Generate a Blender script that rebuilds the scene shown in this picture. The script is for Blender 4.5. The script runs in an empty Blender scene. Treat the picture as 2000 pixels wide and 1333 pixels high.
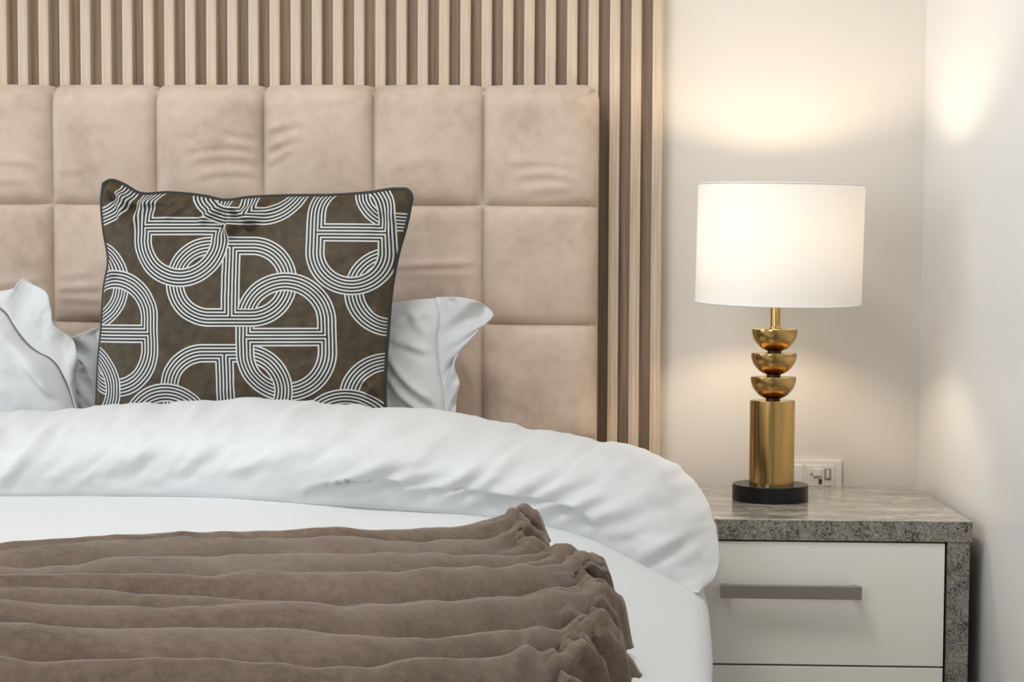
import bpy, bmesh, math, random
import numpy as np
from mathutils import Matrix, Vector
random.seed(7)
rng = np.random.RandomState(11)
scene = bpy.context.scene
COL = scene.collection
EYE = 0.87

# ------------------------------------------------------------------ camera
F = 2900.0
PPX, PPY = 1102.0, 742.0
CAM = np.array([0.0, -2.9, EYE])
YAW, PITCH, ROLL = math.radians(2.0), math.radians(2.8), 0.006
cam_d = bpy.data.cameras.new('camera')
cam = bpy.data.objects.new('camera', cam_d); COL.objects.link(cam)
cam_d.sensor_width = 36.0
cam_d.lens = F / 2000.0 * 36.0
cam_d.shift_x = (1000.0 - PPX) / 2000.0
cam_d.shift_y = -(666.5 - PPY) / 2000.0
RM = Matrix.Rotation(YAW, 3, 'Z') @ Matrix.Rotation(math.pi / 2 - PITCH, 3, 'X') @ Matrix.Rotation(ROLL, 3, 'Z')
cam.matrix_world = Matrix.Translation(Vector(CAM)) @ RM.to_4x4()
cam_d.clip_start = 0.02
scene.camera = cam
R = np.array(RM)

def ray(px, py):
    px = np.asarray(px, float); py = np.asarray(py, float)
    d = np.stack([(px - PPX) / F, -(py - PPY) / F, -np.ones_like(px)], -1)
    d = d @ R.T
    return d / d[..., 1:2]                      # one unit of depth along +y
def at(px, py, Z):
    """point on the pixel's ray at distance Z in front of the camera (measured along +y)"""
    return CAM + ray(px, py) * np.asarray(Z, float)[..., None]
def proj(P):
    v = (np.asarray(P) - CAM) @ R
    return PPX + F * v[..., 0] / -v[..., 2], PPY - F * v[..., 1] / -v[..., 2]

# ------------------------------------------------------------------ world, lights, exposure
w = bpy.data.worlds.new('world'); scene.world = w; w.use_nodes = True
w.node_tree.nodes['Background'].inputs[0].default_value = (0.80, 0.90, 1.0, 1)
w.node_tree.nodes['Background'].inputs[1].default_value = 1.0
def area(name, loc, rot, sx, sy, power, col):
    d = bpy.data.lights.new(name, 'AREA'); d.shape = 'RECTANGLE'; d.size = sx; d.size_y = sy
    d.energy = power; d.color = col
    o = bpy.data.objects.new(name, d); COL.objects.link(o); o.location = loc; o.rotation_euler = rot
    return o
area('added_window_fill_side', (-2.98, -1.3, 1.45), (0, -math.pi / 2, 0), 1.7, 2.0, 40, (0.88, 0.95, 1.0))  # unseen window at the left, added to bring up the room's brightness
area('added_window_fill_rear', (-2.0, -4.58, 1.45), (math.pi / 2, 0, 0), 1.6, 1.9, 54, (0.93, 0.97, 1.0))  # unseen window behind the camera, added as soft frontal fill
vs = scene.view_settings
vs.view_transform = 'Standard'; vs.look = 'None'; vs.gamma = 1.0; vs.use_curve_mapping = False
vs.exposure = -0.68

# ------------------------------------------------------------------ helpers
def tag(o, label=None, cat=None, group=None, kind=None):
    if label: o['label'] = label
    if cat: o['category'] = cat
    if group: o['group'] = group
    if kind: o['kind'] = kind
    return o
def empty(name, loc, label, cat, group=None):
    o = bpy.data.objects.new(name, None); COL.objects.link(o); o.location = loc; o.empty_display_size = 0.05
    return tag(o, label, cat, group)
def link(name, me, mat, parent=None):
    o = bpy.data.objects.new(name, me); COL.objects.link(o)
    if mat is not None and not me.materials: me.materials.append(mat)
    if parent is not None:
        o.parent = parent
        if parent.type == 'EMPTY': o.matrix_parent_inverse = Matrix.Translation(parent.location).inverted()
    return o
def smooth(me, on=True):
    me.polygons.foreach_set('use_smooth', [on] * len(me.polygons))
def grid_mesh(name, P, uv=None, close_u=False, close_v=False):
    nu, nv = P.shape[:2]
    idx = np.arange(nu * nv).reshape(nu, nv)
    a = idx if not close_u else np.vstack([idx, idx[:1]])
    if close_v: a = np.hstack([a, a[:, :1]])
    q = np.stack([a[:-1, :-1], a[1:, :-1], a[1:, 1:], a[:-1, 1:]], -1).reshape(-1, 4)
    me = bpy.data.meshes.new(name)
    me.from_pydata(P.reshape(-1, 3).tolist(), [], q.tolist())
    smooth(me)
    if uv is not None:
        l = me.uv_layers.new(name='UVMap')
        vi = np.empty(len(me.loops), int); me.loops.foreach_get('vertex_index', vi)
        l.data.foreach_set('uv', uv.reshape(-1, 2)[vi].ravel())
    me.update()
    return me
def grid_obj(name, P, mat, parent=None, thick=0.0, offset=-1, **k):
    o = link(name, grid_mesh(name, P, **k), mat, parent)
    if thick:
        m = o.modifiers.new('thickness', 'SOLIDIFY'); m.thickness = thick; m.offset = offset
    return o
def bm_box(bm, x0, x1, y0, y1, z0, z1, bev=0.0, seg=2):
    r = bmesh.ops.create_cube(bm, size=1.0)
    for v in r['verts']:
        v.co = Vector((x0 + (v.co.x + .5) * (x1 - x0), y0 + (v.co.y + .5) * (y1 - y0), z0 + (v.co.z + .5) * (z1 - z0)))
    if bev:
        es = list({e for v in r['verts'] for e in v.link_edges})
        bmesh.ops.bevel(bm, geom=es, offset=bev, segments=seg, affect='EDGES', profile=0.6)
def box(name, x0, x1, y0, y1, z0, z1, mat, parent=None, bev=0.0, seg=2):
    bm = bmesh.new(); bm_box(bm, x0, x1, y0, y1, z0, z1, bev, seg)
    me = bpy.data.meshes.new(name); bm.to_mesh(me); bm.free()
    return link(name, me, mat, parent)
def lathe(name, prof, c, mat, parent=None, n=72, sharp=35):
    prof = np.array(prof, float)
    th = np.linspace(0, 2 * math.pi, n, endpoint=False)
    P = np.stack([prof[:, None, 0] * np.cos(th) + c[0], prof[:, None, 0] * np.sin(th) + c[1], np.repeat(prof[:, 1:2], n, 1) + c[2]], -1)
    me = grid_mesh(name, P[:, ::-1], close_v=True)
    bm = bmesh.new(); bm.from_mesh(me)
    bmesh.ops.remove_doubles(bm, verts=bm.verts, dist=1e-6)
    bmesh.ops.recalc_face_normals(bm, faces=bm.faces)
    for e in bm.edges:
        if len(e.link_faces) == 2 and e.calc_face_angle(0) > math.radians(sharp): e.smooth = False
    bm.to_mesh(me); bm.free()
    return link(name, me, mat, parent)
def tube(name, pts, r, mat, parent=None, closed=False, n=8):
    pts = np.asarray(pts, float)
    t = np.roll(pts, -1, 0) - np.roll(pts, 1, 0) if closed else np.gradient(pts, axis=0)
    t /= np.linalg.norm(t, axis=1, keepdims=True) + 1e-12
    up = np.array([0, 1.0, 0.02])
    a = np.cross(t, up); a /= np.linalg.norm(a, axis=1, keepdims=True) + 1e-12
    b = np.cross(t, a)
    th = np.linspace(0, 2 * math.pi, n, endpoint=False)
    P = pts[:, None] + r * (a[:, None] * np.cos(th)[None, :, None] + b[:, None] * np.sin(th)[None, :, None])
    return link(name, grid_mesh(name, P, close_u=closed, close_v=True), mat, parent)
def interp(x, pts):
    """smooth interpolation through pts [(x, y), ...] (monotone-ish cubic)"""
    p = np.array(pts, float); xs, ys = p[:, 0], p[:, 1]
    x = np.asarray(x, float)
    m = np.gradient(ys, xs)
    i = np.clip(np.searchsorted(xs, x) - 1, 0, len(xs) - 2)
    h = xs[i + 1] - xs[i]; t = np.clip((x - xs[i]) / h, 0, 1)
    return ((2*t**3 - 3*t**2 + 1) * ys[i] + (t**3 - 2*t**2 + t) * h * m[i] + (-2*t**3 + 3*t**2) * ys[i+1] + (t**3 - t**2) * h * m[i+1])
def curve(pts, n):
    """resample a polyline smoothly by arc length to n points"""
    p = np.array(pts, float)
    s = np.r_[0, np.cumsum(np.linalg.norm(np.diff(p[:, :2], axis=0), axis=1))]; s /= s[-1]
    u = np.linspace(0, 1, n)
    return np.stack([interp(u, np.c_[s, p[:, k]]) for k in range(p.shape[1])], -1)
def ss(a, b, x):
    t = np.clip((np.asarray(x, float) - a) / (b - a), 0, 1); return t * t * (3 - 2 * t)
def noise2(x, y, seed, oct=3):
    """smooth value noise"""
    out = 0; amp = 1.0
    for o in range(oct):
        r = np.random.RandomState(seed + o * 17).rand(64, 64)
        xf = np.asarray(x) * 2**o; yf = np.asarray(y) * 2**o
        xi = np.floor(xf).astype(int); yi = np.floor(yf).astype(int)
        tx = xf - xi; ty = yf - yi; tx = tx*tx*(3-2*tx); ty = ty*ty*(3-2*ty)
        g = lambda a, b: r[a % 64, b % 64]
        out = out + amp * ((g(xi, yi)*(1-tx) + g(xi+1, yi)*tx)*(1-ty) + (g(xi, yi+1)*(1-tx) + g(xi+1, yi+1)*tx)*ty - .5)
        amp *= .5
    return out
def normals(P):
    du = np.gradient(P, axis=0); dv = np.gradient(P, axis=1)
    n = np.cross(du, dv); return n / (np.linalg.norm(n, axis=-1, keepdims=True) + 1e-9)
def wrinkles(X, Y, segs):
    """sum of ridges; each seg: x0,y0,x1,y1,width,amp (optionally bend)"""
    H = np.zeros_like(X)
    for s in segs:
        x0, y0, x1, y1, wd, am = s[:6]; bend = s[6] if len(s) > 6 else 0
        dx, dy = x1 - x0, y1 - y0; L = math.hypot(dx, dy)
        t = ((X - x0) * dx + (Y - y0) * dy) / L**2
        n = ((X - x0) * -dy + (Y - y0) * dx) / L - bend * 4 * t * (1 - t)
        env = ss(-.12, .25, t) * (1 - ss(.75, 1.12, t))
        q = n / wd
        H += am * env * (np.exp(-q*q) - .45 * np.exp(-((q - 1.5)**2)))
    return H

# ------------------------------------------------------------------ materials
class NT:
    def __init__(s, name):
        s.m = bpy.data.materials.new(name); s.m.use_nodes = True; s.t = s.m.node_tree; s.N = s.t.nodes; s.L = s.t.links
        s.b = s.N['Principled BSDF']; s.out = s.N['Material Output']
    def n(s, t, **k):
        x = s.N.new(t)
        for a, b in k.items(): setattr(x, a, b)
        return x
    def set(s, sock, v):
        if hasattr(v, 'links'): s.L.new(v, sock)
        else: sock.default_value = v
    def math(s, op, a, b=0.0, c=None):
        x = s.n('ShaderNodeMath', operation=op); s.set(x.inputs[0], a); s.set(x.inputs[1], b)
        if c is not None: s.set(x.inputs[2], c)
        return x.outputs[0]
    def mix(s, f, a, b):
        x = s.n('ShaderNodeMix', data_type='RGBA'); s.set(x.inputs[0], f); s.set(x.inputs[6], a); s.set(x.inputs[7], b); return x.outputs[2]
    def noise(s, scale, detail=3, stretch=None, coord='Object', rough=.5):
        tc = s.n('ShaderNodeTexCoord'); v = tc.outputs[coord]
        if stretch:
            mp = s.n('ShaderNodeMapping'); mp.inputs['Scale'].default_value = stretch; s.L.new(v, mp.inputs[0]); v = mp.outputs[0]
        x = s.n('ShaderNodeTexNoise'); x.inputs['Scale'].default_value = scale; x.inputs['Detail'].default_value = detail
        x.inputs['Roughness'].default_value = rough; s.L.new(v, x.inputs['Vector']); return x.outputs[0]
    def ramp(s, f, stops):
        x = s.n('ShaderNodeValToRGB'); s.L.new(f, x.inputs[0]); e = x.color_ramp.elements
        while len(e) < len(stops): e.new(.5)
        for q, (p, c) in zip(e, stops): q.position = p; q.color = (*c, 1)
        return x.outputs[0]
    def bump(s, h, strength=.2, dist=.001, prev=None):
        x = s.n('ShaderNodeBump'); x.inputs['Strength'].default_value = strength; x.inputs['Distance'].default_value = dist
        s.L.new(h, x.inputs['Height']); s.L.new(x.outputs[0], s.b.inputs['Normal']); return x.outputs[0]
    def p(s, **k):
        for a, b in k.items():
            s.set(s.b.inputs[a.replace('_', ' ')], b)
        return s
def simple(name, col, rough=.5, metal=0, **k):
    t = NT(name); t.p(Base_Color=(*col, 1), Roughness=rough, Metallic=metal, **k); return t.m
def paint(name, col, rough, scale=220):
    t = NT(name); n = t.noise(3, 2); t.p(Base_Color=t.mix(n, (*[c * .985 for c in col], 1), (*[min(1, c * 1.015) for c in col], 1)), Roughness=rough)
    t.bump(t.noise(scale, 2), .04, .0006); return t.m
M = {}
M['wall'] = paint('cream_wall_paint', (.72, .675, .61), .6)
M['wall_r'] = paint('white_satin_wall_paint', (.80, .79, .77), .32, 120)
M['ceil'] = paint('ceiling_paint', (.85, .85, .84), .8)
def wood(name, a, b, c, rough):
    t = NT(name)
    g = t.noise(1, 5, (220, 220, 5), rough=.65); g2 = t.noise(1, 2, (40, 40, 1.5))
    f = t.math('ADD', t.math('MULTIPLY', g, .7), t.math('MULTIPLY', g2, .3))
    t.p(Base_Color=t.ramp(f, [(.34, a), (.5, b), (.66, c)]), Roughness=rough)
    t.bump(g, .15, .0006); return t.m
M['slat'] = wood('oak_slat_wood', (.39, .29, .195), (.56, .445, .33), (.67, .56, .435), .36)
M['backing'] = wood('panel_backing_wood', (.18, .122, .078), (.26, .182, .120), (.34, .245, .168), .5)
def laminate():
    t = NT('grey_floor_laminate'); g = t.noise(1, 4, (3, 40, 1))
    t.p(Base_Color=t.ramp(g, [(.3, (.26, .22, .18)), (.7, (.40, .35, .29))]), Roughness=.4); return t.m
M['floor'] = laminate()
def suede():
    t = NT('beige_velvet_suede'); n = t.noise(7, 4, rough=.6); n2 = t.noise(45, 3)
    f = t.math('ADD', t.math('MULTIPLY', n, .75), t.math('MULTIPLY', n2, .25))
    t.p(Base_Color=t.ramp(f, [(.30, (.42, .315, .235)), (.5, (.57, .45, .355)), (.70, (.66, .53, .425))]), Roughness=.75)
    t.p(Sheen_Weight=.35, Sheen_Roughness=.4, Sheen_Tint=(1, .93, .86, 1)); t.b.inputs['Specular IOR Level'].default_value = .25
    t.bump(t.noise(700, 2), .12, .0005); return t.m
M['suede'] = suede()
def cotton(name, col):
    t = NT(name); t.p(Base_Color=(*col, 1), Roughness=.75, Sheen_Weight=.15); t.b.inputs['Specular IOR Level'].default_value = .25
    t.bump(t.noise(900, 2), .06, .0004); return t.m
M['cotton'] = cotton('white_cotton', (.65, .66, .665))
M['mattress'] = cotton('mattress_ticking', (.70, .69, .67))
def fleece():
    t = NT('taupe_fleece'); n = t.noise(120, 4, rough=.7); n2 = t.noise(18, 3)
    f = t.math('ADD', t.math('MULTIPLY', n, .6), t.math('MULTIPLY', n2, .4))
    t.p(Base_Color=t.ramp(f, [(.3, (.11, .079, .057)), (.7, (.225, .170, .128))]), Roughness=.95, Sheen_Weight=.7, Sheen_Roughness=.16, Sheen_Tint=(1, .93, .87, 1))
    t.b.inputs['Specular IOR Level'].default_value = .1
    t.bump(t.noise(420, 4, rough=.7), .55, .002); return t.m
M['fleece'] = fleece()
def stone(name, smooth_top):
    t = NT(name)
    if smooth_top:
        n = t.noise(1, 6, (9, 22, 10), rough=.65); n2 = t.noise(60, 3)
        f = t.math('ADD', t.math('MULTIPLY', n, .75), t.math('MULTIPLY', n2, .25))
        t.p(Base_Color=t.ramp(f, [(.34, (.13, .12, .105)), (.5, (.29, .27, .235)), (.64, (.52, .49, .44))]), Roughness=.14)
    else:
        v = t.noise(300, 2, rough=.6); n = t.noise(35, 3)
        f = t.math('ADD', t.math('MULTIPLY', v, .7), t.math('MULTIPLY', n, .3))
        t.p(Base_Color=t.ramp(f, [(.38, (.025, .022, .018)), (.44, (.16, .148, .12)), (.55, (.26, .24, .20)), (.66, (.38, .355, .30))]), Roughness=.4)
    return t.m
M['stone_top'] = stone('polished_grey_stone_laminate', True)
M['stone'] = stone('speckled_grey_stone_laminate', False)
M['lacquer'] = simple('off_white_satin_lacquer', (.86, .84, .77), .28)
M['dark_inside'] = simple('dark_carcass', (.03, .028, .025), .7)
M['steel'] = simple('brushed_nickel', (.36, .34, .30), .30, 1)
def brass():
    t = NT('brushed_brass'); n = t.noise(1, 3, (160, 160, 9))
    t.p(Base_Color=(.46, .30, .11, 1), Metallic=1, Roughness=.18); t.bump(n, .02, .0002); return t.m
M['brass'] = brass()
M['bronze'] = simple('dark_bronze', (.05, .03, .015), .4, .8)
M['black'] = simple('black_satin_metal', (.004, .004, .0045), .32, Specular_IOR_Level=.3)
M['plastic'] = simple('white_switch_plastic', (.80, .77, .73), .3)
M['grey_pl'] = simple('grey_switch_plastic', (.32, .30, .27), .3)
M['dark_pl'] = simple('dark_socket_slot', (.05, .045, .04), .5)
M['pipe'] = simple('black_green_piping', (.006, .009, .007), .55)

def shade_mat():
    t = NT('white_fabric_lampshade')
    g = t.noise(1, 2, (900, 900, 6))
    d = t.n('ShaderNodeBsdfDiffuse'); d.inputs[0].default_value = (.82, .80, .77, 1)
    tr = t.n('ShaderNodeBsdfTranslucent'); t.L.new(t.mix(g, (.60, .56, .50, 1), (.70, .66, .60, 1)), tr.inputs[0])
    mx = t.n('ShaderNodeMixShader'); mx.inputs[0].default_value = .095
    t.L.new(d.outputs[0], mx.inputs[1]); t.L.new(tr.outputs[0], mx.inputs[2]); t.L.new(mx.outputs[0], t.out.inputs[0])
    return t.m
M['shade'] = shade_mat()
M['trim'] = simple('white_shade_trim', (.82, .80, .77), .6)
def bulb_mat():
    t = NT('warm_lit_bulb'); t.p(Emission_Color=(1, .82, .60, 1), Emission_Strength=240.0, Base_Color=(1, 1, 1, 1)); return t.m
M['bulb'] = bulb_mat()

# chain-link print: interlocked stadium rings with a cross bar, drawn as six parallel white lines
def cushion_mat():
    t = NT('bronze_velvet_with_chain_print')
    uv = t.n('ShaderNodeUVMap', uv_map='UVMap'); sp = t.n('ShaderNodeSeparateXYZ'); t.L.new(uv.outputs[0], sp.inputs[0])
    U, V = sp.outputs[0], sp.outputs[1]
    S = 1000.0
    W = 103 / S
    def ring(cx, cy, Rr, L, vert):
        cx, cy, Rr, L = cx/S, cy/S, Rr/S, L/S
        dx = t.math('ABSOLUTE', t.math('SUBTRACT', U, cx)); dy = t.math('ABSOLUTE', t.math('SUBTRACT', V, cy))
        a, c = (dy, dx) if vert else (dx, dy)
        q = t.math('MAXIMUM', t.math('SUBTRACT', a, L), 0.0)
        r = t.math('SQRT', t.math('MULTIPLY_ADD', q, q, t.math('MULTIPLY', c, c)))
        dl = t.math('MAXIMUM', t.math('SUBTRACT', r, Rr - W), t.math('SUBTRACT', W / 2, a))
        mask = t.math('MULTIPLY', t.math('GREATER_THAN', dl, 0.0), t.math('LESS_THAN', dl, W))
        st = t.math('LESS_THAN', t.math('FRACT', t.math('MULTIPLY', dl, 5.47 / W)), .47)
        return mask, st
    hor = [(857,625,250,117), (822,1225,255,115), (-160,1225,255,115), (1805,1280,255,115), (1842,683,252,117),
           (-102,640,255,117), (930,60,250,90), (1880,90,250,117), (-60,60,250,117)]
    ver = [(570,315,270,70), (1510,350,245,105), (175,915,272,85), (1158,932,273,85), (480,1535,270,75), (1465,1570,270,75)]
    H = [ring(*h, False) for h in hor]; Vv = [ring(*v, True) for v in ver]
    m = val = None
    def over(mk, st):
        nonlocal m, val
        if m is None: m, val = mk, t.math('MULTIPLY', mk, st)
        else:
            val = t.math('ADD', t.math('MULTIPLY', val, t.math('SUBTRACT', 1.0, mk)), t.math('MULTIPLY', mk, st))
            m = t.math('MAXIMUM', m, mk)
    for h in H: over(*h)
    for v in Vv: over(*v)
    def region(x0, x1, y0, y1):
        a = t.math('MULTIPLY', t.math('GREATER_THAN', U, x0/S), t.math('LESS_THAN', U, x1/S))
        b = t.math('MULTIPLY', t.math('GREATER_THAN', V, y0/S), t.math('LESS_THAN', V, y1/S))
        return t.math('MULTIPLY', a, b)
    for k, reg in ((0, (860, 1010, 775, 900)), (1, (1075, 1210, 1080, 1320)), (2, (90, 240, 1080, 1320)), (6, (600, 1000, 150, 320))):
        over(t.math('MULTIPLY', H[k][0], region(*reg)), H[k][1])
    n = t.noise(60, 3)
    base = t.ramp(n, [(.3, (.040, .028, .014)), (.7, (.070, .049, .025))])
    col = t.mix(m, base, (.022, .023, .022, 1))
    col = t.mix(val, col, (.56, .555, .53, 1))
    t.p(Base_Color=col, Roughness=.55, Sheen_Weight=t.math('SUBTRACT', .30, t.math('MULTIPLY', m, .28)), Sheen_Roughness=.3, Sheen_Tint=(.85, .58, .27, 1))
    t.b.inputs['Specular IOR Level'].default_value = .3
    t.bump(t.noise(800, 2), .12, .0005)
    return t.m
M['cushion'] = cushion_mat()

# ------------------------------------------------------------------ room
WY = 0.07                                   # back wall
XR = float(at(1793, 945, 2.97)[0])          # right wall
XL, YF, ZC = -3.0, -4.6, 2.65
NSTOP = 0.525
S_ = lambda o: tag(o, kind='structure')
S_(box('floor', XL - .1, XR + .1, YF - .1, WY + .1, -.1, 0, M['floor']))
S_(box('ceiling', XL - .1, XR + .1, YF - .1, WY + .1, ZC, ZC + .1, M['ceil']))
S_(box('wall_back', XL - .1, XR + .1, WY, WY + .1, 0, ZC, M['wall']))
S_(box('wall_right', XR, XR + .1, YF, WY, 0, ZC, M['wall_r']))
def wall_with_hole(name, axis, c0, c1, lo, hi, h0, h1, z0, z1, mat):
    bm = bmesh.new()
    for a, b, za, zb in ((lo, h0, 0, ZC), (h1, hi, 0, ZC), (h0, h1, 0, z0), (h0, h1, z1, ZC)):
        if axis == 'x': bm_box(bm, c0, c1, a, b, za, zb)
        else: bm_box(bm, a, b, c0, c1, za, zb)
    me = bpy.data.meshes.new(name); bm.to_mesh(me); bm.free()
    return S_(link(name, me, mat))
wall_with_hole('wall_left', 'x', XL - .1, XL, YF, WY, -2.3, -.3, .6, 2.3, M['wall'])  # opening belongs to the added side window
wall_with_hole('wall_front', 'y', YF - .1, YF, XL, XR, -2.8, -1.2, .5, 2.4, M['wall'])  # opening belongs to the added rear window
S_(box('baseboard_back', .12, XR, WY - .012, WY, 0, .08, M['plastic'], bev=.002))

cl = empty('added_ceiling_fill', (-.5, -1.5, ZC), 'added square fill light on the unseen ceiling above the bed', 'added fill light')  # unseen fixture, added to light the bed and headboard from above
box('frame', -.86, -.14, -1.86, -1.14, ZC - .03, ZC - .002, M['plastic'], cl, bev=.004)  # housing of the added fill light
area('added_ceiling_fill_lamp', (-.5, -1.5, ZC - .034), (0, 0, 0), .68, .68, 36, (.98, .99, 1.0)).parent = None  # area light of the added fixture, brightens upward-facing surfaces
# ------------------------------------------------------------------ slatted wall panel
ZS = 2.928                                   # distance of the slat fronts
p0 = at(12.3, 2, ZS)[0]; p1 = at(1254, 2, ZS)[0]
PER = (p1 - p0) / 30.0
SW = PER * .485
right_edge = p1 + PER
yf = ZS - 2.9
yb = yf + .020
panel = empty('slatted_wall_panel', (right_edge - .8, WY, 0), 'oak slatted panel covering the wall behind the beige headboard', 'wall panel')
nsl = 47
box('backing_board', right_edge - PER * nsl, right_edge - .001, yb, WY, 0, ZC, M['backing'], panel)
bm = bmesh.new(); bm_box(bm, -SW, 0, yf, yb + .001, 0, ZC, .0016, 2)
slat_me = bpy.data.meshes.new('slat'); bm.to_mesh(slat_me); bm.free(); slat_me.materials.append(M['slat'])
for k in range(nsl):
    o = link('slat', slat_me, None, panel); o.location.x = right_edge - k * PER

# ------------------------------------------------------------------ bed with tufted headboard
HZ = 2.83                                    # distance of the headboard's front
hy = HZ - 2.9
colx = [float(at(px, 400, HZ)[0]) for px in (1168, 941, 725, 509, 298, 94)]
wt = (colx[0] - colx[5]) / 5
while len(colx) < 9: colx.append(colx[-1] - wt)
rowz = [float(at(700, py, HZ)[2]) for py in (159, 399, 632)]
rt = rowz[1] - rowz[2]
rowz += [rowz[2] - rt, 0.10]
HX0, HX1 = colx[-1], colx[0]
bed = empty('bed', ((HX0 + HX1) / 2, hy, 0), 'double bed with tufted beige velvet headboard in front of slatted panel', 'bed')
HT = yf - hy - .002                                 # headboard thickness
head_wr = {                                  # creases seen on the leather, in photo pixels
    (0, 0): [(990,318,1120,322,9,.0045,-8), (1010,345,1130,352,9,.004,-10), (1040,300,1135,285,9,.0035), (1020,372,1130,362,10,.003)],
    (0, 1): [(760,330,850,300,14,.0015)],
    (0, 2): [(512,255,590,236,8,.0045), (512,290,580,265,8,.0045), (512,322,570,290,8,.003), (620,200,700,188,8,.0015)],
    (0, 3): [(360,290,505,292,9,.005,-12), (370,315,505,312,9,.004,-10), (380,345,500,340,8,.003,-8), (440,252,505,265,8,.003)],
    (0, 4): [(110,335,165,330,9,.003), (150,250,230,235,14,.001)],
    (0, 5): [(-60,315,70,322,9,.005,-8), (-60,350,60,352,9,.003)],
    (1, 0): [(1020,410,1030,480,9,.0025), (960,450,975,520,12,.002), (1120,480,1160,560,12,.002), (1060,405,1065,450,8,.002)],
    (1, 1): [(770,520,930,512,8,.0045), (780,535,920,536,8,.002), (830,405,838,450,7,.003), (808,405,815,445,6,.002)],
    (1, 4): [(100,563,200,560,9,.004), (100,580,205,586,9,.003), (110,540,190,530,9,.002)],
    (1, 5): [(-40,560,80,545,10,.003)],
    (2, 0): [(955,660,990,690,14,.002), (960,720,1000,790,14,.002), (1090,760,1150,770,14,.0015)],
    (2, 1): [(900,700,930,760,9,.002)],
}
for r in range(4):
    for c in range(8):
        x1, x0 = colx[c], colx[c + 1]; z1, z0 = rowz[r], rowz[r + 1]
        vis = c <= 6 and r <= 2
        nu, nv = (72, 72) if vis else (24, 24)
        k = np.linspace(0, 1, nu); kk = .5 - .5 * np.cos(np.pi * k); u = (.45 * k + .55 * kk) * 2 - 1
        k = np.linspace(0, 1, nv); kk = .5 - .5 * np.cos(np.pi * k); v = (.45 * k + .55 * kk) * 2 - 1
        Ug, Vg = np.meshgrid(u, v, indexing='ij')
        X = x0 + (Ug + 1) / 2 * (x1 - x0); Zz = z0 + (Vg + 1) / 2 * (z1 - z0)
        # puff: deep at the seams
        eu = 1 - np.abs(Ug); ev = 1 - np.abs(Vg)
        seam = lambda e: (1 - np.exp(-(e / .07)) * .55 - np.exp(-(e / .42)) * .45) / (1 - math.exp(-1 / .42) * .45)
        su = seam(eu); sv = seam(ev)
        if c == 0: su = np.where(Ug > 0, 1, su)
        if c == 7: su = np.where(Ug < 0, 1, su)
        if r == 0: sv = np.where(Vg > 0, 1, sv)
        D = .026 * (1 - su * sv)
        px, py = proj(np.stack([X, np.full_like(X, hy), Zz], -1))
        fade = ss(0, .12, eu) * ss(0, .12, ev)
        D = D - .8 * wrinkles(px, py, head_wr.get((r, c), [])) * fade
        D = D - .0022 * noise2(X * 14 + 3, Zz * 14 + 5, 5 + r * 9 + c, 3) * fade
        rad = .045
        def roll(d):                          # outer edges roll back to the panel
            q = np.clip(1 - d / rad, 0, 1); return rad * (1 - np.sqrt(np.clip(1 - q * q, 0, 1)))
        def end(d): return np.where(d < 1e-4, HT, 0)
        if r == 0:
            dtop = z1 - Zz
            lift = .0035 * np.exp(-(eu / .05)) * (1 if 0 < c < 7 else (Ug < 0 if c == 0 else Ug > 0))
            Zz = Zz - lift * ss(.4, 1, Vg)
            D = np.maximum(D, 0) + roll(dtop); D = np.maximum(D, end(dtop))
        if c == 0:
            dr = x1 - X; D = D + roll(dr * 1.15) * .9; D = np.maximum(D, end(dr))
        if c == 7:
            dl_ = X - x0; D = D + roll(dl_ * 1.15) * .9; D = np.maximum(D, end(dl_))
        D = np.minimum(D, HT - .001)
        if r == 0 and c == 0:                 # rounded, pinched outer corner
            rc = .024; ax = X - (x1 - rc); az = Zz - (z1 - rc); inc = (ax > 0) & (az > 0)
            ln = np.hypot(ax, az) + 1e-9; f_ = np.where(inc, np.maximum(ax, az) / ln, 1)
            X = np.where(inc, x1 - rc + ax * f_, X); Zz = np.where(inc, z1 - rc + az * f_, Zz)
            q_ = (X - (x1 - .020)) * .7071 - (Zz - (z1 - .020)) * .7071; l_ = np.hypot(X - x1, Zz - z1)
            D = D + .008 * np.exp(-(q_ / .004)**2) * (1 - ss(.012, .045, l_))
            D = np.minimum(D, HT - .001)
        P = np.stack([X, hy + D, Zz], -1)
        if vis:                               # seams wander slightly, pulled in at the crossings
            P[..., 0] += .004 * np.sign(-Ug) * np.exp(-eu / .05) * 0
        grid_obj('headboard_panel', P, M['suede'], bed)
# board behind the panels, bed base and legs
box('headboard_board', HX0 + .012, HX1 - .012, hy + .032, yf - .002, .08, rowz[0] - .014, M['suede'], bed)
MX1 = HX1 - .02; MX0 = HX0 + .045
base_y0, base_y1 = -2.02, hy - .002
box('bed_base', MX0, MX1, base_y0, base_y1 + .03, 0.08, .262, M['suede'], bed, bev=.02, seg=3)
for lx in (MX0 + .08, MX1 - .08):
    for ly in (base_y0 + .08, base_y1 - .1):
        lathe('leg', [(0, 0), (.02, 0), (.028, .08), (0, .08)], (lx, ly, 0), M['black'], bed, n=20)
mt = box('mattress', MX0, MX1, base_y0, hy - .034, .264, .515, M['mattress'], bev=.07, seg=5)
tag(mt, 'thick white mattress on the bed base under the duvet', 'mattress')

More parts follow.
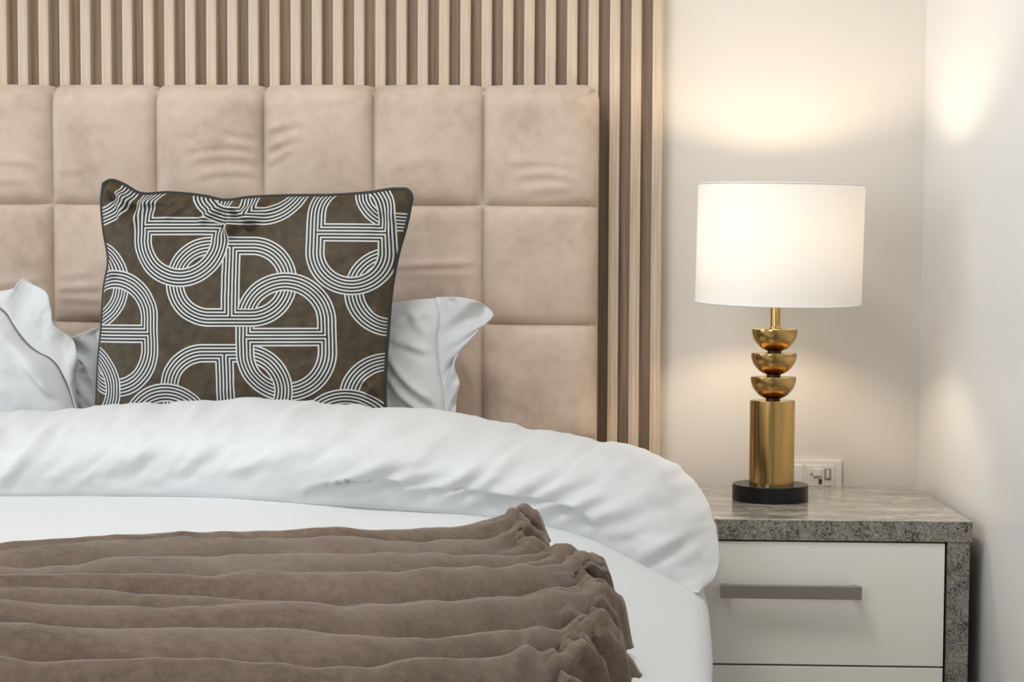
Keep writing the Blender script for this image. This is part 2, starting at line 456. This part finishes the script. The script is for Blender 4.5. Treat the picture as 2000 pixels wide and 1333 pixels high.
# ------------------------------------------------------------------ duvet: flat cover that drapes over the bed's side
ZT = EYE - .27
PROF = [(-2.0, 0), (-.9, 0), (-.53, .005), (-.465, .012), (-.345, .022), (-.235, .040), (-.165, .062), (-.110, .088), (-.069, .108), (-.040, .122), (-.015, .138), (-.003, .160), (0, .20), (-.010, .34), (-.026, .44)]
def x_e(Zd): return interp(np.asarray(Zd, float), [(.6, .07), (1.1, .082), (1.6, .110), (2.1, .136), (2.6, .136)])
_pf = np.array(PROF)
_s = np.r_[0, np.cumsum(np.hypot(np.diff(_pf[:, 0]), np.diff(_pf[:, 1])))]
def prof_pt(s): return interp(s, np.c_[_s, _pf[:, 0]]), interp(s, np.c_[_s, _pf[:, 1]])
def surf_drop(x, Zd):
    xr = np.clip(np.asarray(x) - x_e(Zd), -1.99, -.001)
    t = _pf[:13]
    return interp(xr, t)
def on_bed(px, py, lift=0.0):
    """where the pixel's ray meets the duvet top (raised by lift)"""
    px = np.asarray(px, float); py = np.asarray(py, float); d = ray(px, py)
    lo = np.full(px.shape, .5); hi = np.full(px.shape, 2.7)
    for _ in range(40):
        m = (lo + hi) / 2; P = CAM + d * m[..., None]
        below = P[..., 2] < ZT - surf_drop(P[..., 0], m) + lift
        hi = np.where(below, m, hi); lo = np.where(below, lo, m)
    return CAM + d * ((lo + hi) / 2)[..., None]
duvet = empty('duvet', (-.6, -1.2, .55), 'white cotton duvet spread over the bed with its top turned down', 'duvet')
nd, ns = 150, 130
dz = np.linspace(2.40, .62, nd)
sv = np.r_[np.linspace(.25, 1.3, 40, endpoint=False), np.linspace(1.3, _s[-1], ns - 40)]
DZ, SV = np.meshgrid(dz, sv, indexing='ij')
xr, dr = prof_pt(SV)
X = x_e(DZ) + xr; Zz = ZT - dr
hang = ss(.12, .40, dr)
X = X + hang * (.010 * np.sin(DZ * 9 + .6) + .006 * np.sin(DZ * 21 + SV * 3))
Zz = Zz + .0035 * noise2(X * 5, DZ * 7, 91, 3) * (1 - hang)
foot = ss(.82, .60, DZ) if False else 1 - ss(.62, .80, DZ)
Zz = Zz - .25 * foot**2
P = np.stack([X, DZ - 2.9, Zz], -1)
grid_obj('duvet_cover', P, M['cotton'], duvet, thick=.02, offset=-1)
# turned-down fold
n = 290
sF = 1 - (1 - np.linspace(0, 1, n)) * 1.33
Bc = curve([(-820,955),(-500,958),(-260,962),(-100,966),(0,968),(200,968),(400,971),(560,980),(700,991),(900,1006),(1050,1031),(1150,1060),(1225,1097),(1280,1134),(1318,1151),(1348,1158),(1364,1158)], n)
Tc = curve([(-820,815,2.42),(-500,814,2.42),(-260,812,2.42),(-100,810,2.42),(0,806,2.42),(150,800,2.42),(300,788,2.42),(500,782,2.42),(700,790,2.42),(850,803,2.42),(1000,829,2.41),(1150,857,2.40),(1290,895,2.38),(1350,932,2.35),(1385,980,2.32),(1401,1040,2.27),(1406,1090,2.22),(1396,1128,2.15),(1366,1157,2.09)], n)
Bp = on_bed(Bc[:, 0], Bc[:, 1], .001)
zb = interp(sF, [(0, 2.12), (.55, 2.11), (.8, 2.10), (1, 2.08)])
Bp2 = at(Bc[:, 0], Bc[:, 1], zb)
wgt = ss(.62, .9, sF)[:, None]
Bp = Bp * (1 - wgt) + Bp2 * wgt
Tp = at(Tc[:, 0], Tc[:, 1], Tc[:, 2])
Kp = Tp.copy(); Kp[:, 1] += .030 - .025 * ss(-.15, -.03, Tp[:, 0]); Kp[:, 2] = np.minimum(Tp[:, 2] - .06, ZT - .02); Kp[:, 0] = np.minimum(Kp[:, 0], .10)
Kp[:, 2] = np.maximum(Kp[:, 2], .40)
rows = []
nf = 60
for ph in np.linspace(-.10, math.pi / 2, nf):
    s = math.sin(max(ph, 0)); cc = 1 - math.cos(max(ph, 0))
    s_ = s ** .62; d_ = cc ** 1.55
    q = Bp.copy()
    q[:, 1] += (Tp[:, 1] - Bp[:, 1]) * d_ + (.10 * .35 if ph < 0 else 0) * (-ph)
    q[:, 0] += (Tp[:, 0] - Bp[:, 0]) * (.5 * s_ + .5 * d_)
    q[:, 2] += (Tp[:, 2] - Bp[:, 2]) * s_ + (.03 * ph if ph < 0 else 0)
    rows.append(q)
for f in np.linspace(0, 1, 16)[1:]:
    q = Tp + (Kp - Tp) * np.array([f, math.sin(f * math.pi / 2), 1 - math.cos(f * math.pi / 2)]) ; rows.append(q)
G = np.stack(rows, 1)                        # (n, rows, 3)
px, py = proj(G)
fold_wr = [(0,952,105,828,10,.010),(120,960,330,860,9,.004),(225,930,300,880,9,.005),(330,940,420,860,10,.006),(255,925,290,870,9,.004),
    (460,925,620,860,12,.006),(560,985,760,905,12,.007),(600,990,850,920,10,.006),(655,955,860,870,12,.006),(800,990,950,905,11,.007),
    (870,995,1030,880,11,.006),(760,880,960,835,12,.005),(930,1005,1110,905,12,.007),(1010,1000,1200,900,12,.006),(1040,1020,1190,960,11,.006),
    (1100,1040,1230,985,11,.006),(1170,1060,1330,1000,12,.005),(1090,900,1290,930,10,.004),(1140,890,1330,950,10,.004),(1230,1090,1340,1050,12,.005),
    (470,880,560,840,12,.004),(380,905,470,830,12,.005),(700,860,830,815,12,.003),(1290,1110,1370,1070,10,.004),(1180,930,1330,990,9,.003)]
Hh = .75 * wrinkles(px, py, [w_[:4] + (w_[4] * 1.15,) + w_[5:] for w_ in fold_wr])
for th0, la, lb, am, sd, c0_, c1_ in ((30, 230, 42, .011, 61, 350, 1500), (52, 170, 38, .010, 77, -900, 520), (20, 150, 20, .0035, 83, 700, 1500), (40, 110, 17, .0030, 29, -300, 900)):
    ct_, st_ = math.cos(math.radians(th0)), math.sin(math.radians(th0))
    aa = px * ct_ - py * st_; bb = px * st_ + py * ct_
    nn = noise2(aa / la + 20, bb / lb + 20 + .6 * noise2(aa / 150 + 9, bb / 90 + 9, sd + 5, 1), sd, 2)
    rdg = .28 - np.sqrt((nn * 1.1) ** 2 + .0012)
    Hh += am * rdg * ss(c0_, c0_ + 200, px) * (1 - ss(c1_ - 200, c1_, px))
edge = ss(0, 10, np.arange(G.shape[1]))[None, :] * (1 - ss(.955, 1, sF))[:, None]
Nn = normals(G); Nn *= np.where((Nn[..., 1:2] > 0) & (Nn[..., 2:3] < .2), -1, 1)
Nn *= np.where(Nn[..., 2:3] < 0, -1, 1)
Hh += .005 * noise2(px / 60 + py / 90, py / 45 - px / 140, 33, 3)
G = G + Nn * (Hh * edge)[..., None]
grid_obj('turned_down_fold', G, M['cotton'], duvet)
# ------------------------------------------------------------------ taupe throw
throw = empty('throw_blanket', (-.7, -1.6, .60), 'taupe fleece throw gathered in long folds across the white duvet', 'throw')
crests = [  # px curves of each fold's crest, from far to near, with crest height
    ([(-620,1126),(-260,1118),(0,1099),(110,1089),(260,1073),(400,1068),(620,1062),(850,1054),(950,1042),(1005,1026),(1056,1026)], .022),
    ([(-620,1133),(-260,1125),(0,1112),(175,1093),(280,1080),(420,1079),(620,1078),(850,1079),(950,1076),(1010,1068),(1048,1070)], .020),
    ([(-620,1156),(-260,1148),(0,1140),(210,1124),(350,1115),(500,1111),(700,1111),(900,1112),(1010,1112),(1075,1108),(1112,1112)], .024),
    ([(-620,1168),(-260,1160),(0,1160),(210,1155),(450,1157),(480,1153),(600,1148),(700,1150),(950,1138),(1100,1128),(1182,1112)], .030),
    ([(-620,1190),(-260,1186),(0,1185),(140,1186),(280,1193),(455,1207),(540,1214),(700,1214),(850,1211),(1000,1196),(1100,1182),(1165,1176),(1198,1184)], .026),
    ([(-620,1234),(-260,1226),(0,1222),(350,1219),(530,1217),(700,1217),(850,1214),(1000,1200),(1100,1186),(1165,1180),(1200,1190)], .028),
    ([(-620,1276),(-260,1268),(0,1271),(100,1276),(350,1272),(560,1271),(700,1286),(850,1284),(1000,1264),(1090,1256),(1170,1252),(1226,1268)], .026),
    ([(-620,1343),(-260,1335),(0,1336),(350,1340),(700,1345),(850,1332),(1000,1312),(1080,1300),(1130,1292),(1162,1298)], .026),
    ([(-620,1408),(-260,1400),(0,1400),(350,1405),(700,1410),(1000,1390),(1100,1372),(1155,1345)], .020),
    ([(-620,1508),(-260,1500),(0,1500),(350,1500),(700,1500),(1000,1480),(1140,1430)], .012),
]
nt = 500; sub = 22
C3 = []
for pts, hgt in crests:
    hgt *= 1.6; c = curve(pts, nt); C3.append((on_bed(c[:, 0], c[:, 1], hgt), hgt))
s1 = 1 - (1 - np.linspace(0, 1, nt)) * 1.23
rows = []
far = C3[0][0].copy()
for f in (0, .33, .66):                       # far edge rises from the duvet to the first crest
    q = far.copy(); q[:, 1] += .022 * (1 - f)
    base = ZT - surf_drop(q[:, 0], q[:, 1] + 2.9) + .010
    q[:, 2] = base + (far[:, 2] - base) * math.sin(f * math.pi / 2); rows.append(q)
for k in range(len(C3) - 1):
    a, ha = C3[k]; b, hb = C3[k + 1]
    for j in range(sub):
        f = j / sub
        q = a + (b - a) * f
        base = ZT - surf_drop(q[:, 0], q[:, 1] + 2.9) + .011
        fv = .86
        if f < fv: h = ha * (1 - (f / fv) ** 2.2) ** .85
        else: h = hb * math.sin((f - fv) / (1 - fv) * math.pi / 2) ** 1.2
        g = ss(.012, .055, np.abs(b[:, 1] - a[:, 1]))
        q[:, 2] = base + h * g + (ha + (hb - ha) * f) * (1 - g); rows.append(q)
rows.append(C3[-1][0])
G = np.stack(rows, 1)
px, py = proj(G)
jj = np.arange(G.shape[1])[None, :]
xw, yw = G[..., 0], G[..., 1]
small = .005 * noise2(xw * 5 + yw * 4, yw * 9, 71, 2) + .0055 * noise2(xw * 20 + yw * 12, yw * 9, 55, 2)
tw = [(1000,1333,1060,1230,18,.010),(1060,1300,1150,1285,12,.012),(1080,1260,1160,1262,10,.009),(1090,1215,1180,1240,12,.012),(1120,1180,1210,1215,12,.010)]
small += .6 * wrinkles(px, py, tw)
# gathered ruffles toward the open end
rowpos = np.arange(G.shape[1]) / sub
ruf = np.sin(rowpos * 2 * math.pi * 2.7 + 1.2 * np.sin(rowpos * 3.1))[None, :] * ss(.90, 1.0, s1)[:, None] * .006
ruf += np.sin(rowpos * 2 * math.pi * 6.3 + 2)[None, :] * ss(.94, 1.0, s1)[:, None] * .0025
G[..., 2] += small * ss(0, 5, jj) + ruf
G[..., 0] += (np.sin(rowpos * 2 * math.pi * 1.9)[None, :] * .012 + np.sin(rowpos * 2 * math.pi * 5.1)[None, :] * .004) * ss(.93, 1, s1)[:, None]
# ends puff up a little and then tuck under
tip = ss(.955, .985, s1)[:, None]
G[..., 2] += .010 * np.sin(tip * math.pi) 
base = ZT - surf_drop(G[..., 0], G[..., 1] + 2.9) + .010
G[..., 2] = np.maximum(G[..., 2], base)
endf = ss(.985, 1, s1)[:, None]
G[..., 2] = G[..., 2] * (1 - endf * .85) + base * endf * .85
grid_obj('blanket', G, M['fleece'], throw, thick=.004, offset=-1)

# ------------------------------------------------------------------ pillows and cushion (soft outlines)
def coons(top, right, bottom, left, nu, nv):
    """px outline -> (nu,nv,2) patch; top/bottom run left->right, left/right run top->bottom"""
    T, B = curve(top, nu), curve(bottom, nu); Lf, Rt = curve(left, nv), curve(right, nv)
    u = np.linspace(0, 1, nu)[:, None, None]; v = np.linspace(0, 1, nv)[None, :, None]
    return ((1 - v) * T[:, None] + v * B[:, None] + (1 - u) * Lf[None] + u * Rt[None]
            - ((1-u)*(1-v)*T[0] + u*(1-v)*T[-1] + (1-u)*v*B[0] + u*v*B[-1]))
def soft(name, patch, zfun, thick_f, mat, parent, wr=(), nz=0, seed=1, thickf_back=None, uvfun=None, wob=None, mid=0.002):
    nu, nv = patch.shape[:2]
    Zd = zfun(patch[..., 0], patch[..., 1])
    if wob is not None: Zd = Zd + wob
    C = at(patch[..., 0], patch[..., 1], Zd)
    tf = thick_f + mid
    h = wrinkles(patch[..., 0], patch[..., 1], wr) + nz * noise2(patch[..., 0] / 40, patch[..., 1] / 40, seed, 3)
    env = ss(0, 6, np.minimum(np.arange(nu), np.arange(nu)[::-1]))[:, None] * ss(0, 6, np.minimum(np.arange(nv), np.arange(nv)[::-1]))[None]
    Fp = C.copy(); Fp[..., 1] -= tf + h * env
    Bk = C.copy(); Bk[..., 1] += (thickf_back if thickf_back is not None else thick_f) + mid
    # close front and back around the rim
    nvt = nu * nv; ix = np.arange(nvt).reshape(nu, nv)
    q = np.stack([ix[:-1, :-1], ix[:-1, 1:], ix[1:, 1:], ix[1:, :-1]], -1).reshape(-1, 4)
    q2 = q[:, ::-1] + nvt
    rim = np.r_[ix[:, 0], ix[-1, 1:], ix[-2::-1, -1], ix[0, -2:0:-1]]
    rn = np.roll(rim, -1)
    q3 = np.stack([rim, rn, rn + nvt, rim + nvt], -1)
    me = bpy.data.meshes.new(name)
    V = np.vstack([Fp.reshape(-1, 3), Bk.reshape(-1, 3)])
    me.from_pydata(V.tolist(), [], np.vstack([q, q2, q3]).tolist()); smooth(me)
    if uvfun is not None:
        l = me.uv_layers.new(name='UVMap'); vi = np.empty(len(me.loops), int); me.loops.foreach_get('vertex_index', vi)
        l.data.foreach_set('uv', uvfun(V)[vi].ravel())
    bm = bmesh.new(); bm.from_mesh(me); bmesh.ops.recalc_face_normals(bm, faces=bm.faces); bm.to_mesh(me); bm.free()
    me.update()
    return link(name, me, mat, parent), C.reshape(-1, 3)[rim]
def pillow_thick(nu, nv, T, fl_u, fl_v, p=.55):
    u = np.linspace(-1, 1, nu)[:, None]; v = np.linspace(-1, 1, nv)[None]
    a = np.clip(np.abs(u) / (1 - fl_u), 0, 1); b = np.clip(np.abs(v) / (1 - fl_v), 0, 1)
    return T * ((1 - a**2.6) * (1 - b**2.6)) ** p + 0 * u * v

def flange(parent, inner, outer, zi, zo, ripple, n=150, m=16, seed=1):
    """thin cloth border between the pillow's seam and its free edge"""
    I, O_ = curve(inner, n), curve(outer, n)
    t = np.linspace(0, 1, m)[None, :]
    Pp = I[:, None] + (O_ - I)[:, None] * t[..., None]
    s_ = np.linspace(0, 1, n)[:, None]
    Zd = zi(Pp[..., 1]) + (zo - 0) * t + ripple * t * (np.sin(s_ * 31 + seed) + .6 * np.sin(s_ * 57 + 2 * seed) + .5 * np.sin(s_ * 17 + t * 3)) 
    Zd = Zd + .006 * noise2(Pp[..., 0] / 14, Pp[..., 1] / 14, seed + 40, 2) * t
    grid_obj('flange', at(Pp[..., 0], Pp[..., 1], Zd), M['cotton'], parent, thick=.0025, offset=0)
nu, nv = 150, 100
# pillow behind the cushion
seamR = [(850,583),(858,620),(853,670),(858,720),(866,765),(869,810),(868,955)]
seamL = [(185,650),(188,690),(185,735),(188,800),(190,968)]
patch = coons([(185,650),(300,600),(500,585),(650,587),(760,592),(815,585),(850,583)], seamR, [(190,968),(400,970),(700,970),(868,955)], seamL, nu, nv)
pil = empty('pillow', tuple(at(545, 960, 2.66)), 'white cotton pillow leaning on the headboard behind the patterned cushion', 'pillow', None)
wrR = [(757,640,845,600,10,.008),(760,690,860,790,8,.010,10),(762,730,840,810,7,.009,8),(765,660,850,690,9,.006),(845,610,800,640,10,.006),(800,600,840,660,10,.005),(770,760,800,800,8,.006)]
zR = lambda x, y: 2.735 - (y - 600) / 300 * .045
soft('pillow_cover', patch, zR, pillow_thick(nu, nv, .058, .0, .0), M['cotton'], pil, wrR, .007, 3, thickf_back=pillow_thick(nu, nv, .016, .0, .0))
flange(pil, seamR, [(852,581),(905,582),(940,593),(963,612),(932,648),(905,680),(888,702),(889,724),(897,745),(892,772),(889,810),(890,955)], lambda y: zR(0, y), .000, .010, seed=1)
flange(pil, seamL, [(190,641),(150,655),(116,675),(140,692),(163,711),(137,729),(145,760),(151,797),(152,968)], lambda y: zR(0, y), -.010, .008, seed=2)
# the pillow whose flange corner sticks up beside it
seam2 = [(-150,596),(0,600),(14,612),(26,632),(42,656),(58,674),(78,689),(100,700),(112,712),(122,730),(134,755),(141,775),(148,800),(146,955)]
edge2 = [(-150,572),(0,570),(28,563),(43,544),(65,556),(90,571),(99,600),(106,636),(125,650),(141,662),(150,700),(146,740),(152,797),(154,955)]
patch = coons([(-600,600),(-400,580),(-150,590),(-60,594),(0,600)], [(0,600)] + seam2[2:], [(-600,968),(-300,970),(0,968),(146,955)],
              [(-600,600),(-612,700),(-612,800),(-600,968)], nu, nv)
pil2 = empty('pillow', tuple(at(-280, 960, 2.62)), 'white cotton pillow with its crumpled corner sticking up against the headboard', 'pillow', None)
wrL = [(0,640,110,735,14,.012,-8),(10,690,120,770,16,.008,-6),(60,700,140,790,9,.008),(0,720,90,800,20,.006)]
zL = lambda x, y: 2.665 - (y - 600) / 300 * .075
soft('pillow_cover', patch, zL, pillow_thick(nu, nv, .085, .0, .0), M['cotton'], pil2, wrL, .006, 8, thickf_back=pillow_thick(nu, nv, .020, .0, .0))
flange(pil2, seam2, edge2, lambda y: zL(0, y) - .012, .025, .011, seed=4)

# patterned cushion
nu, nv = 190, 170
patch = coons([(203,360),(214,354),(240,361),(270,378),(330,378),(400,385),(440,393),(480,388),(560,384),(650,383),(720,378),(775,371),(797,373),(804,384)],
              [(804,384),(795,430),(776,500),(765,560),(757,650),(752,720),(751,780),(756,880),(772,985)],
              [(166,985),(300,980),(500,980),(650,980),(772,985)],
              [(203,360),(200,385),(204,450),(213,512),(205,560),(200,640),(194,700),(190,790),(182,880),(166,985)], nu, nv)
cus = empty('throw_cushion', tuple(at(470, 935, 2.50)), 'dark bronze velvet cushion with white interlocking chain print', 'cushion')
a = np.abs(np.linspace(-1, 1, nu))[:, None]; b = np.abs(np.linspace(-1, 1, nv))[None]
th = .078 * ((1 - a**2.3) * (1 - b**2.3)) ** .60
_z0, _z1 = float(at(470, 350, 2.61)[2]), float(at(470, 800, 2.475)[2])
def cus_uv(V):                                # print laid out on the cushion's mean front plane
    Q = V.copy(); Q[:, 1] = (2.61 + (V[:, 2] - _z0) / (_z1 - _z0) * (2.475 - 2.61)) - 2.9
    px_, py_ = proj(Q)
    return np.stack([(px_ - 150) * .0028357, (py_ - 330) * .0028357], -1)
wrC = [(212,362,262,392,9,.012),(225,400,330,392,10,.006),(240,380,250,440,9,.006),(445,395,400,440,9,.010),(450,396,470,470,9,.009),(445,395,520,440,9,.010),
       (380,392,330,430,10,.006),(520,390,440,470,10,.008),(560,395,470,450,9,.006),(300,385,260,450,10,.006),(700,385,790,430,14,.005),(780,385,760,470,12,.006),
       (762,640,735,600,9,.005),(752,770,715,735,9,.005),(748,740,720,770,8,.004),(205,520,240,540,10,.005)]
cover, rim = soft('cushion_cover', patch, lambda x, y: 2.655 - (y - 370) / 560 * .13, th, M['cushion'], cus, [w_[:5] + (w_[5] * 2.0,) for w_ in wrC], .005, 21, uvfun=cus_uv)
tube('piping', rim[::2], .0042, M['pipe'], cus, closed=True, n=8)

# ------------------------------------------------------------------ nightstand
nxr = float(at(1900, 1018, 2.422)[0]); nw = .59; nxl = nxr - nw
NF, NB = -.478, .0                           # front and back
ns_ = empty('nightstand', ((nxl + nxr) / 2, (NF + NB) / 2, 0), 'two-drawer nightstand with grey stone-look top and off-white fronts', 'nightstand')
TH = .034; SD = .036
tp = box('top_slab', nxl, nxr, NF, NB, NSTOP - TH, NSTOP, M['stone_top'], ns_, bev=.0008, seg=1)
tp.data.materials.append(M['stone'])
for pl in tp.data.polygons:
    if pl.normal.z < .5: pl.material_index = 1
box('side_panel', nxr - SD - .003, nxr - .003, NF + .002, NB, 0, NSTOP - TH, M['stone'], ns_, bev=.0008, seg=1)
box('side_panel', nxl + .003, nxl + SD + .003, NF + .002, NB, 0, NSTOP - TH, M['stone'], ns_, bev=.0008, seg=1)
box('back_panel', nxl + SD + .003, nxr - SD - .003, NB - .012, NB, .02, NSTOP - TH, M['dark_inside'], ns_)
dx0, dx1 = nxl + SD + .007, nxr - SD - .007
zt = NSTOP - TH - .003
zs = float(at(1610, 1304, 2.415)[2])
hz = float(at(1546, 1159, 2.39)[2])
for z0, z1, hh in ((zs + .001, zt, hz), (.03, zs - .002, zs - (zt - hz))):
    d = box('drawer_front', dx0, dx1, NF + .004, NF + .022, z0, z1, M['lacquer'], ns_, bev=.0012)
    box('drawer_box', dx0 + .01, dx1 - .01, NF + .022, NB - .03, z0 + .02, z1 - .02, M['dark_inside'], d)
    hx0, hx1 = float(at(1408, 1155, 2.39)[0]), float(at(1684, 1162, 2.39)[0])
    bm = bmesh.new()
    bm_box(bm, hx0, hx1, NF - .030, NF - .018, hh - .0105, hh + .0105, .0008)
    for hx in (hx0 + .004, hx1 - .012): bm_box(bm, hx, hx + .008, NF - .020, NF + .005, hh - .008, hh + .008)
    me = bpy.data.meshes.new('handle'); bm.to_mesh(me); bm.free()
    tag(link('handle', me, M['steel'], d), 'brushed nickel bar handle')

# ------------------------------------------------------------------ table lamp
ZL = 2.676
lc = at(1504, 972.5, ZL); LX, LY = float(lc[0]), float(lc[1]); LZ = NSTOP
lamp = empty('table_lamp', (LX, LY, LZ), 'brass table lamp with stacked bowls, black base and lit white drum shade', 'lamp')
k = ZL / F
zpx = lambda py: float(at(1507, py, ZL)[2]) - LZ
c0 = (LX, LY, LZ)
bh = .029
lathe('base', [(0, 0), (.0665, 0), (.068, .0012), (.068, bh - .0012), (.0668, bh), (0, bh)], c0, M['black'], lamp)
ct = zpx(782)
lathe('column', [(0, bh), (.0405, bh), (.0405, ct - .0008), (.0397, ct), (0, ct)], (LX + .002, LY, LZ), M['brass'], lamp)
def bowl(ytop, ybot, dx):
    t, b_ = zpx(ytop), zpx(ybot); r = .0408; h = t - b_
    pr = [(0, b_)] + [(r * math.sin(a_), t - .003 - (h - .003) * math.cos(a_)) for a_ in np.linspace(.08, math.pi / 2, 22)] + [(r, t - .0008), (r - .0008, t), (0, t)]
    lathe('bowl', pr, (LX + dx, LY, LZ), M['brass'], lamp)
for ytop, ybot, dx in ((736, 781 - 1, .003), (690, 734 - 1, .0035), (643, 688 - 1, .0045)):
    bowl(ytop, ybot + 1, dx)
for y0, y1, dx in ((783, 774, .003), (737, 729, .0035), (691, 683, .0045)):
    lathe('spacer', [(0, zpx(y0)), (.0125, zpx(y0)), (.0125, zpx(y1)), (0, zpx(y1))], (LX + dx, LY, LZ), M['bronze'], lamp, n=40)
zr = zpx(643)
neck = lathe('neck', [(0, zr), (.0105, zr), (.0105, zr + .003), (.0085, zr + .004), (.0085, zpx(560)), (0, zpx(560))], (LX + .0055, LY, LZ), M['brass'], lamp, n=40)
# shade, leaning very slightly
st, sb = zpx(361), zpx(591)
SX = LX + .012
r0, r1 = .1475, .1480
th_ = np.linspace(0, 2 * math.pi, 128, endpoint=False)
def ringpts(z, r, rr=0):
    tl = (z - sb) / (st - sb)
    x = SX + .004 * tl - .003 + r * np.cos(th_); y = LY + r * np.sin(th_)
    return np.stack([x, y, np.full_like(x, LZ + z) - (np.cos(th_) * r) * .012 + np.sin(th_) * r * .06], -1)
zz = np.linspace(sb, st, 24)
sh = np.stack([ringpts(z, r0 + (r1 - r0) * 0) for z in zz], 0)
shade = grid_obj('lamp_shade', sh, M['shade'], lamp, close_v=True)
for z in (sb, st): tube('shade_trim', ringpts(z, r0), .0016, M['trim'], shade, closed=True, n=8)
# bulb, holder and spider
zbulb = st - .088
lathe('bulb_holder', [(0, zpx(565)), (.014, zpx(565)), (.014, zbulb - .036), (0, zbulb - .036)], (LX + .0065, LY, LZ), M['bronze'], lamp, n=32)
lathe('bulb', [(0, zbulb - .040), (.013, zbulb - .038), (.020, zbulb - .02), (.0285, zbulb), (.026, zbulb + .014), (.016, zbulb + .025), (0, zbulb + .029)], (LX + .0065, LY, LZ), M['bulb'], lamp, n=32, sharp=80)
for a_ in (0.3, 0.3 + 2 * math.pi / 3, 0.3 + 4 * math.pi / 3):
    p0_ = np.array([LX + .0065 + .012 * math.cos(a_), LY + .012 * math.sin(a_), LZ + zbulb - .045]); p1_ = np.array([SX + r0 * math.cos(a_), LY + r0 * math.sin(a_), LZ + sb + .012])
    tube('spider_arm', np.linspace(p0_, p1_, 8), .0012, M['bronze'], lamp)

# ------------------------------------------------------------------ wall socket plate
Zw = WY + 2.9
def wx(px): return float(at(px, 920, Zw)[0])
def wz(py): return float(at(1600, py, Zw)[2])
sk = empty('socket_plate', (wx(1570), WY, wz(935)), 'white switched wall socket plate just above the nightstand behind the lamp', 'socket')
box('plate', wx(1496), wx(1643), WY - .010, WY, wz(898) - .10, wz(898), M['plastic'], sk, bev=.003, seg=3)
box('switch_module', wx(1508), wx(1567), WY - .014, WY - .009, wz(907) - .075, wz(907), M['plastic'], sk, bev=.002)
md = box('socket_module', wx(1573), wx(1628), WY - .0135, WY - .009, wz(908) - .075, wz(908), M['plastic'], sk, bev=.002)
box('rocker_switch', wx(1586), wx(1602), WY - .018, WY - .013, wz(929), wz(915), M['plastic'], md, bev=.001)
box('marking', wx(1581), wx(1585), WY - .0140, WY - .013, wz(928), wz(923), M['grey_pl'], md)
box('indicator_window', wx(1608), wx(1621), WY - .0160, WY - .013, wz(935), wz(914), M['grey_pl'], md, bev=.001)
box('indicator_bar', wx(1612), wx(1617), WY - .0175, WY - .0155, wz(932), wz(917), M['plastic'], md, bev=.0005)
box('pin_slot', wx(1597), wx(1604), WY - .0138, WY - .013, wz(945), wz(935), M['dark_pl'], md)
